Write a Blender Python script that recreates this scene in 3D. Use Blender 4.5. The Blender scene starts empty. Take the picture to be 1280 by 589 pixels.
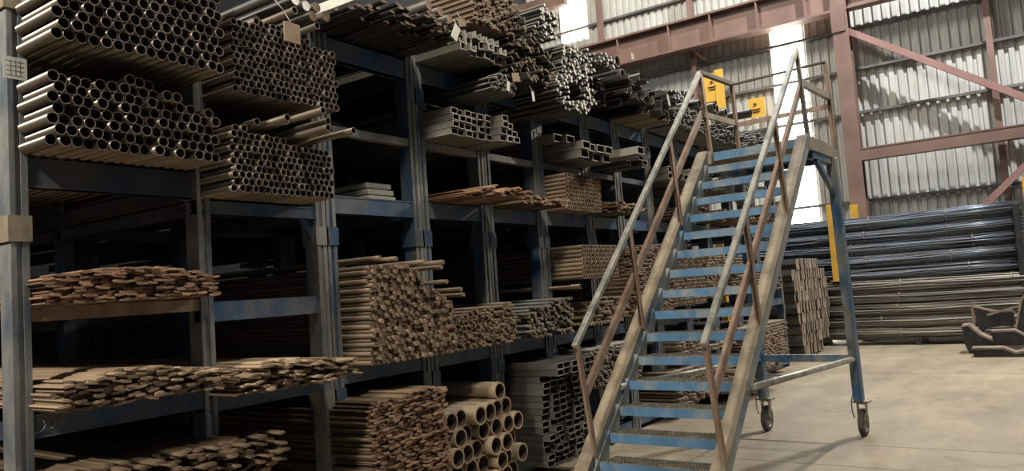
import bpy, math, random
from mathutils import Vector, Matrix
random.seed(7)
S = bpy.context.scene
COL = S.collection
PI = math.pi

# ------------------------------------------------------------------ materials
def newmat(name):
    m = bpy.data.materials.new(name); m.use_nodes = True
    nt = m.node_tree
    for n in list(nt.nodes):
        nt.nodes.remove(n)
    out = nt.nodes.new('ShaderNodeOutputMaterial')
    b = nt.nodes.new('ShaderNodeBsdfPrincipled')
    nt.links.new(b.outputs[0], out.inputs[0])
    return m, nt, b

def ramp(nt, fac, stops):
    r = nt.nodes.new('ShaderNodeValToRGB')
    els = r.color_ramp.elements
    while len(els) < len(stops):
        els.new(0.5)
    for e, (p, c) in zip(els, stops):
        e.position = p; e.color = (c[0], c[1], c[2], 1)
    nt.links.new(fac, r.inputs[0])
    return r.outputs[0]

def noise(nt, scale, detail=4, stretch=(1, 1, 1), coord='Object', rough=0.6):
    tc = nt.nodes.new('ShaderNodeTexCoord'); mp = nt.nodes.new('ShaderNodeMapping')
    mp.inputs['Scale'].default_value = stretch
    nt.links.new(tc.outputs[coord], mp.inputs[0])
    n = nt.nodes.new('ShaderNodeTexNoise')
    n.inputs['Scale'].default_value = scale; n.inputs['Detail'].default_value = detail
    n.inputs['Roughness'].default_value = rough
    nt.links.new(mp.outputs[0], n.inputs['Vector'])
    return n.outputs[0]

def math_node(nt, op, a, b=None, clamp=False):
    n = nt.nodes.new('ShaderNodeMath'); n.operation = op; n.use_clamp = clamp
    for i, v in enumerate((a, b)):
        if v is None: continue
        if isinstance(v, (int, float)): n.inputs[i].default_value = v
        else: nt.links.new(v, n.inputs[i])
    return n.outputs[0]

def mixc(nt, fac, a, b, mode='MIX'):
    n = nt.nodes.new('ShaderNodeMix'); n.data_type = 'RGBA'; n.blend_type = mode
    for key, v in ((0, fac), (6, a), (7, b)):
        if isinstance(v, (int, float)): n.inputs[key].default_value = v
        elif isinstance(v, tuple): n.inputs[key].default_value = (v[0], v[1], v[2], 1)
        else: nt.links.new(v, n.inputs[key])
    return n.outputs[2]

def bump(nt, b, h, strength=0.3, dist=0.01):
    bn = nt.nodes.new('ShaderNodeBump'); bn.inputs['Strength'].default_value = strength
    bn.inputs['Distance'].default_value = dist
    nt.links.new(h, bn.inputs['Height']); nt.links.new(bn.outputs[0], b.inputs['Normal'])

def surf(name, c1, c2, scale=6, rough=0.6, metal=0.0, stretch=(1, 1, 1), lo=0.35, hi=0.65, bmp=0.0, vary=0.0):
    """two-tone mottled surface; vary = brightness change from piece to piece"""
    m, nt, b = newmat(name)
    col = ramp(nt, noise(nt, scale, 6, stretch), [(lo, c1), (hi, c2)])
    if vary:
        oi = nt.nodes.new('ShaderNodeObjectInfo'); ge = nt.nodes.new('ShaderNodeNewGeometry')
        r = math_node(nt, 'FRACT', math_node(nt, 'ADD', oi.outputs['Random'], ge.outputs['Random Per Island']))
        v = math_node(nt, 'ADD', math_node(nt, 'MULTIPLY', r, 2 * vary), 1 - vary)
        hs = nt.nodes.new('ShaderNodeHueSaturation'); nt.links.new(v, hs.inputs['Value']); nt.links.new(col, hs.inputs['Color'])
        col = hs.outputs[0]
    nt.links.new(col, b.inputs['Base Color'])
    b.inputs['Roughness'].default_value = rough; b.inputs['Metallic'].default_value = metal
    if bmp:
        bump(nt, b, noise(nt, scale * 6, 4, stretch), bmp)
    return m

def painted(name, paint, dust, rust, dustlo=0.42, dusthi=0.62, rustlo=0.62, scale=5, rough=0.5, metal=0.1):
    """worn paint with dust film and rust patches"""
    m, nt, b = newmat(name)
    n1 = noise(nt, scale, 8, (1, 1, 0.45)); n2 = noise(nt, scale * 2.3, 8, (1, 1, 0.6), rough=0.75)
    p = ramp(nt, noise(nt, scale * 0.7, 3), [(0.3, tuple(x * 0.6 for x in paint)), (0.7, paint)])
    f1 = ramp(nt, n1, [(dustlo, (0, 0, 0)), (dusthi, (1, 1, 1))])
    f2 = ramp(nt, n2, [(rustlo, (0, 0, 0)), (rustlo + 0.06, (1, 1, 1))])
    c = mixc(nt, f1, p, dust); c = mixc(nt, f2, c, rust)
    nt.links.new(c, b.inputs['Base Color'])
    b.inputs['Roughness'].default_value = rough; b.inputs['Metallic'].default_value = metal
    bump(nt, b, n2, 0.15)
    return m

def plain(name, c, rough=0.6, metal=0.0, emit=None, strength=1.0):
    m, nt, b = newmat(name)
    col = ramp(nt, noise(nt, 14, 3), [(0.3, tuple(x * 0.85 for x in c)), (0.7, c)])
    nt.links.new(col, b.inputs['Base Color'])
    b.inputs['Roughness'].default_value = rough; b.inputs['Metallic'].default_value = metal
    if emit:
        b.inputs['Emission Color'].default_value = (*emit, 1); b.inputs['Emission Strength'].default_value = strength
    return m

LX = (0.15, 1, 1)   # grain runs along the bars (X)
M = dict(
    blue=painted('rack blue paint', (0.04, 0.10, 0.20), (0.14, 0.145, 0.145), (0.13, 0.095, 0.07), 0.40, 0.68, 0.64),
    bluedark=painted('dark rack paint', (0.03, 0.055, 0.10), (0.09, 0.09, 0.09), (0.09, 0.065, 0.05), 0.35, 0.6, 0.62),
    greypost=painted('grey worn post', (0.09, 0.125, 0.165), (0.24, 0.235, 0.215), (0.22, 0.17, 0.12), 0.33, 0.55, 0.66),
    stairblue=painted('stair blue paint', (0.10, 0.23, 0.39), (0.27, 0.29, 0.28), (0.25, 0.20, 0.16), 0.48, 0.68, 0.66),
    legblue=painted('worn leg paint', (0.05, 0.14, 0.28), (0.24, 0.24, 0.21), (0.20, 0.12, 0.08), 0.45, 0.62, 0.60, 4),
    bracket=painted('dusty blue plate', (0.15, 0.24, 0.34), (0.30, 0.31, 0.29), (0.24, 0.20, 0.15), 0.34, 0.56, 0.62),
    dusty=painted('dusty stringer', (0.22, 0.18, 0.125), (0.33, 0.275, 0.19), (0.17, 0.17, 0.17), 0.35, 0.6, 0.66, 7),
    rustrail=painted('rusty brown rail', (0.27, 0.165, 0.11), (0.33, 0.24, 0.17), (0.18, 0.11, 0.08), 0.4, 0.65, 0.6, 9),
    greyrail=painted('grey worn rail', (0.24, 0.24, 0.21), (0.40, 0.38, 0.32), (0.16, 0.11, 0.08), 0.38, 0.6, 0.60, 10, 0.4, 0.4),
    grating=surf('tread grating steel', (0.13, 0.115, 0.09), (0.30, 0.26, 0.19), 12, 0.6, 0.3),
    pipe=surf('dull steel pipe', (0.07, 0.052, 0.038), (0.24, 0.195, 0.145), 3, 0.33, 0.6, LX, 0.3, 0.7, 0.05, 0.25),
    pipe_end=surf('bright cut ring', (0.20, 0.16, 0.12), (0.36, 0.30, 0.235), 12, 0.5, 0.3, vary=0.25),
    bore=surf('shade darkened rusty bore', (0.022, 0.014, 0.010), (0.06, 0.035, 0.022), 8, 0.8, 0.0),  # pipe insides near black, the shade inside them put into the colour
    bar=surf('brown steel bar', (0.085, 0.058, 0.034), (0.19, 0.135, 0.082), 4, 0.55, 0.15, LX, 0.3, 0.7, 0.05, 0.25),
    bar_end=surf('brown bar end', (0.12, 0.077, 0.045), (0.26, 0.175, 0.105), 14, 0.7, 0.1, vary=0.35),
    flat=surf('rusty tan flat bar', (0.17, 0.095, 0.055), (0.36, 0.225, 0.135), 3, 0.6, 0.1, LX, 0.3, 0.7, 0.05, 0.3),
    flattan=surf('tan flat bar', (0.19, 0.13, 0.08), (0.38, 0.28, 0.185), 3, 0.6, 0.05, LX, 0.3, 0.7, 0.05, 0.3),
    flattan_end=surf('tan flat bar end', (0.18, 0.12, 0.07), (0.36, 0.255, 0.16), 9, 0.7, 0.05, vary=0.35),
    angle_end=surf('grey brown angle end', (0.22, 0.17, 0.12), (0.38, 0.30, 0.22), 10, 0.65, 0.0, vary=0.2),
    flat_end=surf('rusty flat bar end', (0.19, 0.105, 0.058), (0.36, 0.22, 0.13), 9, 0.7, 0.05, vary=0.35),
    grey=surf('grey mill steel', (0.12, 0.115, 0.10), (0.26, 0.245, 0.21), 4, 0.5, 0.3, LX, 0.3, 0.7, 0.05, 0.2),
    grey_end=surf('grey cut end', (0.20, 0.185, 0.155), (0.40, 0.37, 0.31), 10, 0.55, 0.2, vary=0.3),
    dark=surf('dark oiled steel', (0.035, 0.033, 0.032), (0.10, 0.092, 0.082), 4, 0.45, 0.4, LX, 0.3, 0.7, 0.05, 0.25),
    dark_end=surf('dark cut end', (0.06, 0.05, 0.04), (0.20, 0.17, 0.14), 10, 0.6, 0.2, vary=0.4),
    white_end=surf('white painted bar end', (0.62, 0.59, 0.52), (0.95, 0.92, 0.84), 20, 0.7, 0.0, vary=0.25),
    tan=surf('tan scaled pipe', (0.15, 0.105, 0.06), (0.28, 0.205, 0.12), 3, 0.6, 0.1, LX, 0.3, 0.7, 0.05, 0.15),
    tan_end=surf('tan pipe rim', (0.28, 0.20, 0.12), (0.42, 0.32, 0.205), 10, 0.65, 0.0, vary=0.15),
    rebar=surf('blue grey reinforcing steel', (0.06, 0.072, 0.09), (0.20, 0.225, 0.26), 1.2, 0.38, 0.5, (0.3, 4, 4), 0.3, 0.72, 0.1, 0.45),
    rebar2=surf('brown grey reinforcing steel', (0.08, 0.072, 0.062), (0.25, 0.225, 0.19), 1.2, 0.42, 0.4, (0.3, 4, 4), 0.3, 0.72, 0.1, 0.45),
    wire=plain('tie wire', (0.35, 0.33, 0.29), 0.5, 0.3),
    redsteel=surf('red oxide steelwork', (0.17, 0.098, 0.075), (0.25, 0.148, 0.112), 1.4, 0.6, 0.0, bmp=0.05),
    redlight=surf('pink oxide steelwork', (0.27, 0.145, 0.12), (0.34, 0.18, 0.15), 1.5, 0.6, 0.0),
    girt=surf('grey girt', (0.10, 0.09, 0.08), (0.17, 0.155, 0.14), 3, 0.7),
    yellow=painted('yellow paint', (0.72, 0.40, 0.05), (0.60, 0.36, 0.09), (0.30, 0.17, 0.05), 0.5, 0.7, 0.70, 4),
    sign=plain('sign yellow', (0.80, 0.45, 0.06), 0.6),
    ink=plain('dark print', (0.12, 0.03, 0.02), 0.7),
    card=plain('cardboard tag', (0.30, 0.22, 0.14), 0.8),
    paper=plain('pale paper label', (0.66, 0.66, 0.58), 0.8),
    chalk=plain('chalk', (0.40, 0.42, 0.40), 0.9),
    rubber=surf('caster tyre', (0.05, 0.045, 0.04), (0.14, 0.125, 0.10), 20, 0.8),
    steel=surf('caster steel', (0.16, 0.14, 0.12), (0.34, 0.31, 0.27), 20, 0.45, 0.6),
    black=surf('black painted steel', (0.012, 0.013, 0.016), (0.035, 0.034, 0.034), 6, 0.45, 0.2),
    edge=surf('scuffed steel edge', (0.20, 0.15, 0.12), (0.34, 0.27, 0.22), 8, 0.6, 0.2),
    void=plain('shade black cladding', (0.02, 0.02, 0.022), 0.9),  # near-black backdrop colour stands in for the shade deep behind the racks
)

# floor: concrete with stains, joints
def floor_mat():
    m, nt, b = newmat('worn concrete')
    big = noise(nt, 0.55, 5); fine = noise(nt, 9, 8, (1, 1, 1), rough=0.7); streak = noise(nt, 2.2, 6, (1.0, 0.35, 1))
    c = ramp(nt, big, [(0.3, (0.22, 0.18, 0.122)), (0.7, (0.345, 0.283, 0.19))])
    c2 = ramp(nt, streak, [(0.38, (0.62, 0.62, 0.63)), (0.58, (1, 1, 1))])
    c = mixc(nt, 0.65, c, c2, 'MULTIPLY')
    f = ramp(nt, fine, [(0.33, (0.72, 0.72, 0.72)), (0.52, (1, 1, 1))])
    c = mixc(nt, 0.6, c, f, 'MULTIPLY')
    st = ramp(nt, noise(nt, 1.9, 3), [(0.60, (1, 1, 1)), (0.72, (0.52, 0.51, 0.50))])
    c = mixc(nt, 0.7, c, st, 'MULTIPLY')
    nt.links.new(c, b.inputs['Base Color'])
    b.inputs['Roughness'].default_value = 0.62
    bump(nt, b, fine, 0.12)
    return m
M['floor'] = floor_mat()

def wall_mat():
    m, nt, b = newmat('corrugated sheet')
    c = ramp(nt, noise(nt, 0.8, 5, (2.5, 1, 0.5)), [(0.3, (0.44, 0.43, 0.38)), (0.7, (0.60, 0.585, 0.53))])
    f = ramp(nt, noise(nt, 6, 6, (2, 1, 0.3)), [(0.3, (0.75, 0.73, 0.70)), (0.6, (1, 1, 1))])
    c = mixc(nt, 0.6, c, f, 'MULTIPLY')
    nt.links.new(c, b.inputs['Base Color']); b.inputs['Roughness'].default_value = 0.75
    return m
M['sheet'] = wall_mat()
m_, nt_, b_ = newmat('sunlit translucent sheet')
nt_.links.new(ramp(nt_, noise(nt_, 2, 2), [(0.2, (0.9, 0.88, 0.78)), (0.8, (1, 1, 0.95))]), b_.inputs['Emission Color'])
b_.inputs['Emission Strength'].default_value = 12.0
M['glow'] = m_

# ------------------------------------------------------------------ mesh helpers
WL = {}     # world location of each root / part

class MB:
    def __init__(s): s.v = []; s.f = []; s.m = []; s.sm = []
    def add(s, vs, fs, mat=0, smooth=False):
        o = len(s.v); s.v += [tuple(v) for v in vs]
        for f in fs:
            s.f.append([o + i for i in f]); s.m.append(mat); s.sm.append(smooth)
        return s
    def box(s, x0, x1, y0, y1, z0, z1, mat=0):
        vs = [(x, y, z) for x in (x0, x1) for y in (y0, y1) for z in (z0, z1)]
        return s.add(vs, [(0, 1, 3, 2), (4, 6, 7, 5), (0, 4, 5, 1), (2, 3, 7, 6), (0, 2, 6, 4), (1, 5, 7, 3)], mat)
    def bar(s, p, q, w, h, up=(0, 0, 1), mat=0):
        """rectangular bar from p to q, w across, h along up"""
        p, q = Vector(p), Vector(q); d = (q - p).normalized(); up = Vector(up)
        a = d.cross(up)
        if a.length < 1e-4: a = d.cross(Vector((0, 1, 0)))
        a.normalize(); u = a.cross(d).normalized()
        vs = [c + a * sx * w / 2 + u * sz * h / 2 for c in (p, q) for sx, sz in ((-1, -1), (1, -1), (1, 1), (-1, 1))]
        return s.add(vs, [(0, 3, 2, 1), (4, 5, 6, 7), (0, 1, 5, 4), (1, 2, 6, 5), (2, 3, 7, 6), (3, 0, 4, 7)], mat)
    def rod(s, p, q, r, n=10, mat=0, endmat=None, r2=None):
        p, q = Vector(p), Vector(q); d = (q - p).normalized(); a = d.orthogonal().normalized(); b = d.cross(a)
        r2 = r if r2 is None else r2
        vs = [c + (a * math.cos(2 * PI * i / n) + b * math.sin(2 * PI * i / n)) * rr for c, rr in ((p, r), (q, r2)) for i in range(n)]
        s.add(vs, [(i, (i + 1) % n, n + (i + 1) % n, n + i) for i in range(n)], mat, True)
        o = len(s.v) - 2 * n
        em = mat if endmat is None else endmat
        s.f += [[o + i for i in reversed(range(n))], [o + n + i for i in range(n)]]; s.m += [em, em]; s.sm += [False, False]
        return s
    def path(s, pts, r, n=8, mat=0):
        for a, b in zip(pts, pts[1:]): s.rod(a, b, r, n, mat)
        return s
    def prism(s, prof, axis, a0, a1, mat=0, capmat=None):
        """extrude 2D polygon; axis 'x': prof=(y,z); 'y': prof=(x,z); 'z': prof=(x,y)"""
        n = len(prof)
        def P(t, u, v): return {'x': (t, u, v), 'y': (u, t, v), 'z': (u, v, t)}[axis]
        vs = [P(a0, *p) for p in prof] + [P(a1, *p) for p in prof]
        s.add(vs, [(i, (i + 1) % n, n + (i + 1) % n, n + i) for i in range(n)], mat)
        cm = mat if capmat is None else capmat
        o = len(s.v) - 2 * n
        s.f += [[o + i for i in reversed(range(n))], [o + n + i for i in range(n)]]; s.m += [cm, cm]; s.sm += [False, False]
        return s
    def mesh(s, name, mats, off=(0, 0, 0)):
        me = bpy.data.meshes.new(name)
        me.from_pydata([(x - off[0], y - off[1], z - off[2]) for x, y, z in s.v], [], s.f)
        for m in mats: me.materials.append(M[m])
        me.polygons.foreach_set('material_index', s.m); me.polygons.foreach_set('use_smooth', s.sm)
        me.update(); return me
    def build(s, name, mats, parent=None, origin=None, bevel=0.0):
        """mesh given in WORLD coordinates; placed at origin (or the parent's)"""
        if isinstance(mats, str): mats = [mats]
        base = WL[parent.name] if parent else (0, 0, 0)
        org = origin or (base if parent else (0, 0, 0))
        o = bpy.data.objects.new(name, s.mesh(name, mats, org)); COL.objects.link(o)
        o.parent = parent; o.location = [org[i] - base[i] for i in range(3)]
        WL[o.name] = tuple(org)
        if bevel:
            b = o.modifiers.new('b', 'BEVEL'); b.width = bevel; b.segments = 1; b.limit_method = 'ANGLE'
        return o

def tag(o, label=None, cat=None, group=None, kind=None):
    if label: o['label'] = label
    if cat: o['category'] = cat
    if group: o['group'] = group
    if kind: o['kind'] = kind
    return o
def empty(name, loc, label, cat, group=None):
    o = bpy.data.objects.new(name, None); COL.objects.link(o); o.location = loc; o.empty_display_size = 0.1
    WL[o.name] = tuple(loc); return tag(o, label, cat, group)
def struct(o): o['kind'] = 'structure'; return o

# ------------------------------------------------------------------ camera
CAMH = 1.6
f_, yaw, pitch, roll = 964, 0.607, 0.072, -0.0687
fw = Vector((-math.sin(yaw) * math.cos(pitch), math.cos(yaw) * math.cos(pitch), math.sin(pitch)))
rt = Vector((math.cos(yaw), math.sin(yaw), 0)); up = rt.cross(fw)
r2 = rt * math.cos(roll) + up * math.sin(roll); u2 = -rt * math.sin(roll) + up * math.cos(roll)
cam = bpy.data.cameras.new('camera'); co = bpy.data.objects.new('camera', cam); COL.objects.link(co)
mw = Matrix((r2, u2, -fw)).transposed().to_4x4(); mw.translation = (0, 0, CAMH); co.matrix_world = mw
cam.sensor_width = 36; cam.lens = f_ / 1280 * 36; cam.clip_start = 0.05; cam.clip_end = 200
S.camera = co

# ------------------------------------------------------------------ setting
struct(MB().box(-16, 10, -6, 20, -0.12, 0).build('floor', 'floor'))
jm = MB()
for y in (12.66, 7.55, 6.72, 3.4, 0.2):
    jm.box(-3.6, 6, y - 0.006, y + 0.006, 0.0, 0.0015)
for x in (0.9, 3.9):
    jm.box(x - 0.006, x + 0.006, -4, 17, 0.0, 0.0015)
struct(jm.build('trim_1', 'girt'))

def corrugated(x0, x1, z0, z1, y, pitch_=0.19, depth=0.045):
    mb = MB(); x = x0; pts = []
    while x < x1:
        for dx, dy in ((0, 0), (0.055, 0), (0.075, -depth), (0.17, -depth)):
            if x + dx <= x1: pts.append((x + dx, y + dy + depth))
        x += pitch_
    pts.append((x1, y + depth))
    n = len(pts)
    vs = [(px, py, z0) for px, py in pts] + [(px, py, z1) for px, py in pts]
    mb.add(vs, [(i, i + 1, n + i + 1, n + i) for i in range(n - 1)])
    return mb
WY = 19.0
wb = corrugated(-16, -10.95, 0, 13.5, WY)
for a in ((-10.95, -10.15, 0, 8.6), (-10.15, -5.12, 0, 13.5), (-5.12, -4.38, 7.9, 13.5), (-4.38, 10, 0, 13.5)):
    w2 = corrugated(*a, WY); wb.add(w2.v, w2.f)
struct(wb.build('wall_back', 'sheet'))
struct(corrugated(-5.14, -4.36, 0.0, 7.9, WY + 0.02).build('window_1', 'glow'))
struct(corrugated(-10.97, -10.13, 8.6, 13.0, WY + 0.02).build('window_2', 'glow'))
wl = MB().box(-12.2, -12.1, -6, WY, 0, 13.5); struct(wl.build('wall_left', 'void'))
# girts
gm = MB()
for z in (2.0, 3.1, 5.12, 6.13, 7.08, 8.9, 9.9, 10.9):
    gm.box(-16, 10, WY - 0.09, WY - 0.005, z - 0.03, z + 0.03)
struct(gm.build('trim_2', 'girt'))
# main column (H section), girder, mid beam, bracing, wind posts
cm = MB()
cm.box(-3.55, -3.22, 18.33, 18.36, 0, 13.5); cm.box(-3.55, -3.22, 18.62, 18.65, 0, 13.5); cm.box(-3.40, -3.37, 18.36, 18.62, 0, 13.5)
cm.box(-3.56, -3.28, 18.30, 18.33, 6.9, 7.5)
struct(cm.build('trim_3', 'redsteel'))
gi = MB()
gi.box(-16, -3.56, 18.3, 18.7, 7.38, 7.43); gi.box(-16, -3.56, 18.3, 18.7, 8.10, 8.15); gi.box(-16, -3.56, 18.46, 18.50, 7.43, 8.10)
for x in (-14, -12.3, -10.6, -8.9, -7.45, -6.35, -5.2, -4.1):
    gi.box(x - 0.02, x + 0.02, 18.32, 18.46, 7.43, 8.10)
gi.box(-3.2, 10, 18.3, 18.6, 7.38, 7.42); gi.box(-3.2, 10, 18.3, 18.6, 7.75, 7.8); gi.box(-3.2, 10, 18.44, 18.48, 7.42, 7.75)
struct(gi.build('trim_4', 'redsteel'))
bm_ = MB()
bm_.box(-3.22, 10, 18.33, 18.60, 3.95, 3.98); bm_.box(-3.22, 10, 18.33, 18.60, 4.19, 4.22); bm_.box(-3.22, 10, 18.34, 18.37, 3.98, 4.19)
struct(bm_.build('trim_5', 'redsteel'))
struct(MB().bar((-3.3, 18.55, 6.95), (1.2, 18.55, 3.85), 0.10, 0.14).build('trim_6', 'redlight'))
struct(MB().bar((-1.55, 18.55, 2.2), (1.3, 18.55, 4.95 - 0.1), 0.10, 0.13).build('trim_7', 'redlight'))
wp = MB()
for x in (-0.62, -7.0, -9.6, 2.6, -12.6):
    wp.box(x - 0.06, x + 0.06, 18.72, 18.9, 0, 13.5)
struct(wp.build('trim_8', 'redsteel'))
struct(MB().bar((-16, 18.4, 9.75), (-10.4, 18.4, 9.65), 0.2, 0.34).build('trim_9', 'redsteel'))
struct(MB().bar((-6.95, 18.6, 7.38), (-6.7, 18.75, 7.1), 0.05, 0.05).build('trim_10', 'redlight'))

# yellow sign plates on the back wall
def sign(x0, x1, z0, z1, y, label, notch):
    e = empty('sign_plate', ((x0 + x1) / 2, y, z0), label, 'sign')
    m = MB().box(x0, x1, y - 0.012, y, z0, z1)
    if notch: m.box(x0 + (x1 - x0) * .62, x1 + 0.03, y - 0.03, y - 0.014, z0 - 0.22, z1 + 0.05)
    m.build('board', 'sign', e)
    k = MB(); cx = (x0 + x1) / 2; zz = z0 + (z1 - z0) * .68
    k.rod((cx - .03, y - 0.036, zz), (cx - .03, y - 0.013, zz), 0.035, 10)
    for i, w in enumerate((0.13, 0.10)):
        k.box(cx - w, cx + w * .7, y - 0.036 + 0.001, y - 0.013, zz - 0.13 - i * 0.06, zz - 0.115 - i * 0.06)
    k.build('print', 'ink', e)
    MB().box(cx - 0.03, cx + 0.03, y, 18.95, z1 - 0.15, z1 - 0.09).build('bracket', 'girt', e)
sign(-6.75, -6.25, 5.98, 6.70, 18.62, 'large yellow sign board of two overlapping plates on the back wall', True)
sign(-5.68, -5.28, 5.38, 5.85, 18.62, 'small yellow notice plate with a dark dot on the back wall', False)

# ------------------------------------------------------------------ storage racks
XF = -3.85
ORD = ['first', 'second', 'third', 'fourth', 'fifth', 'sixth', 'seventh', 'eighth', 'ninth', 'tenth', 'eleventh', 'twelfth', 'thirteenth']
TIER = ['floor tier', 'second tier', 'third tier', 'top tier']
BAYS = [(1.56, 2.50), (2.50, 3.42), (3.43, 4.36), (4.37, 5.19), (5.20, 6.04), (6.05, 6.96), (6.97, 7.66), (7.67, 8.46), (8.47, 9.35),
        (9.36, 10.3), (10.31, 11.3), (11.31, 12.4), (12.41, 13.6)]
ZT = [0.0, 0.98, 2.03, 3.12, 3.55]
PW, PD = 0.078, 0.11
def post_mesh(mb, y0, z0, z1, x=XF, mat=0):
    # rolled channel pair: box with a narrow lip so the post shows two strips
    mb.box(x - PD, x, y0, y0 + PW, z0, z1, mat)
    mb.box(x, x + 0.008, y0, y0 + PW * .30, z0, z1, 1)
    mb.box(x, x + 0.008, y0 + PW * .62, y0 + PW, z0, z1, 1)
def rack(b, t):
    y0, y1 = BAYS[b]; z0, z1 = ZT[t], ZT[t + 1]
    e = empty('stacking_rack', (XF, y0, z0), 'blue steel stacking rack, %s bay from the near end, %s' % (ORD[b], TIER[t]), 'rack', 'blue stacking racks in the tall row')
    pm = 'greypost' if b < 2 and t < 3 else 'blue'
    for k, yy in enumerate((y0, y1 - PW)):
        if b == 0 and k == 1: continue
        p = MB(); post_mesh(p, yy, z0, z1); p.build('post', [pm, 'greypost'], e)
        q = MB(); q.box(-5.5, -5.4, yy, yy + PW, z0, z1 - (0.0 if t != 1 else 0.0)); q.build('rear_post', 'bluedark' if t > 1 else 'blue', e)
        if b < 6: MB().box(-7.0, -6.9, yy, yy + PW, z0, z1 - .03).build('inner_post', 'greypost', e)  # paler material here stands in for light on the back rows
        if t < 3 and not (b == 0 and t == 0) and not (b == 1 and k == 0):
            sl = MB(); zc = z1
            sl.box(XF - PD - 0.012, XF + 0.014, yy - 0.012, yy + PW + 0.012, zc - 0.05, zc + 0.07)
            sl.build('sleeve', 'dusty' if b == 0 else pm, e)
    ya, yb = y0 + (PW if b != 1 else 0), y1 - (PW if b != 0 else 0)
    bz = [(0.05, 0.13), (1.07, 1.175), (2.195, 2.315), (3.25, 3.39)][t]
    if b == 0: bz = [(0.05, 0.13), (1.08, 1.19), (2.235, 2.375), (3.0, 3.0)][t]
    if b == 1: bz = [(0.05, 0.13), (1.05, 1.135), (2.15, 2.225), (3.0, 3.0)][t]
    if bz[1] > bz[0]:
        m = MB(); m.box(XF - 0.05, XF - 0.004, ya, yb, bz[0], bz[1]); m.box(XF - 0.075, XF + 0.0, ya, yb, bz[1] - 0.01, bz[1]); m.box(XF - 0.075, XF + 0.0, ya, yb, bz[0], bz[0] + 0.01)
        bo = m.build('beam', 'bluedark' if (b == 0 and t == 2) else 'blue', e)
        if b == 0 and t == 1: CHALK.append(bo)
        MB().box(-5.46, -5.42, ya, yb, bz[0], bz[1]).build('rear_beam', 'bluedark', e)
    # side rails running back from the front post
    for k, yy in enumerate((y0 + .01, y1 - PW + .01)):
        if bz[1] > bz[0]:
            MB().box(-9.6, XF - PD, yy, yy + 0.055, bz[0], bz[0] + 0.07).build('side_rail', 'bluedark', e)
    if t in (1,) and b < 2:   # middle shelf beam of the near bays
        zs = (1.61, 1.675) if b == 0 else (1.545, 1.655)
        MB().box(XF - 0.06, XF - 0.004, ya, yb, *zs).build('shelf_beam', 'rustrail' if b == 0 else 'blue', e)
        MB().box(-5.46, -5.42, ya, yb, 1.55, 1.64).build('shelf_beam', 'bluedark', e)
    if t == 2 and 2 <= b <= 7:
        MB().box(XF - 0.06, XF - 0.004, ya, yb, 2.735, 2.79).build('shelf_beam', 'greypost' if b < 6 else 'blue', e)
    if b == 1 and t in (1, 2):
        for s_, yy in ((1, yb),):
            MB().prism([(yy, bz[0]), (yy - 0.10, bz[0]), (yy, bz[0] - 0.16)], 'x', XF - 0.05, XF - 0.03).build('gusset', 'dusty' if t == 1 else 'blue', e)
    return e
CHALK = []
for b in range(len(BAYS)):
    for t in range(4):
        rack(b, t)
# chalk number on the lowest near beam: 5 9 0
ck = MB(); cx = XF + 0.004 - 0.004
def stroke(pts, y, z, s=1.0):
    ck.path([(XF + 0.0015, y + a * s, z + b * s) for a, b in pts], 0.0015, 5)
stroke([(0.045, 0.055), (0.012, 0.055), (0.010, 0.033), (0.032, 0.030), (0.040, 0.012), (0.028, -0.008), (0.0, -0.014), (-0.010, -0.010)], 1.645, 1.122, 1.15)
stroke([(0.03, 0.018), (0.016, 0.028), (0.004, 0.018), (0.012, 0.006), (0.03, 0.014), (0.031, 0.022), (0.026, -0.012), (0.012, -0.016)], 1.700, 1.135, 1.1)
stroke([(0.012, 0.024), (0.001, 0.014), (0.006, 0.0), (0.02, -0.001), (0.028, 0.012), (0.022, 0.024), (0.012, 0.024), (0.02, 0.005)], 1.742, 1.134, 1.1)
ck.build('chalk_number', 'chalk', CHALK[0])
# pale label on the nearest post
lb = empty('paper_label', (XF + 0.008, 1.565, 2.73), 'pale square paper label stuck on the nearest rack post', 'label')
MB().box(XF + 0.0065, XF + 0.0085, 1.545, 1.645, 2.735, 2.84).build('sheet', 'paper', lb)
g = MB()
for i in range(4): g.box(XF + 0.0087, XF + 0.0092, 1.556, 1.632, 2.752 + i * .022, 2.7535 + i * .022)
for i in range(3): g.box(XF + 0.0087, XF + 0.0092, 1.575 + i * .02, 1.5762 + i * .02, 2.75, 2.825)
g.build('print', 'girt', lb)

# ------------------------------------------------------------------ stock: profiles along -X, origin at the visible end
def prof_tube(ro, ri, n, L, depth=0.5):
    m = MB(); c = [(math.cos(2 * PI * i / n), math.sin(2 * PI * i / n)) for i in range(n)]
    vs = [(0, a * ro, b * ro) for a, b in c] + [(-L, a * ro, b * ro) for a, b in c] + [(0, a * ri, b * ri) for a, b in c] + [(-depth, a * ri, b * ri) for a, b in c]
    j = lambda i: (i + 1) % n
    m.add(vs, [(i, n + i, n + j(i), j(i)) for i in range(n)], 0, True)
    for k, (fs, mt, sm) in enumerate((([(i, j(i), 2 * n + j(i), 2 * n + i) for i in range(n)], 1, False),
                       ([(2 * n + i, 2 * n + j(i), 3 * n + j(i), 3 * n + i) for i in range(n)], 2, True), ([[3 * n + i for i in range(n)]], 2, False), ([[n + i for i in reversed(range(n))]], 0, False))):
        for f in fs: m.f.append(list(f)); m.m.append(mt); m.sm.append(sm)
    return m
def prof_rod(r, n, L):
    m = MB(); c = [(math.cos(2 * PI * i / n), math.sin(2 * PI * i / n)) for i in range(n)]
    vs = [(0, a * r, b * r) for a, b in c] + [(-L, a * r, b * r) for a, b in c]
    m.add(vs, [(i, n + i, n + (i + 1) % n, (i + 1) % n) for i in range(n)], 0, True)
    m.f.append(list(range(n))); m.m.append(1); m.sm.append(False)
    return m
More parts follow.
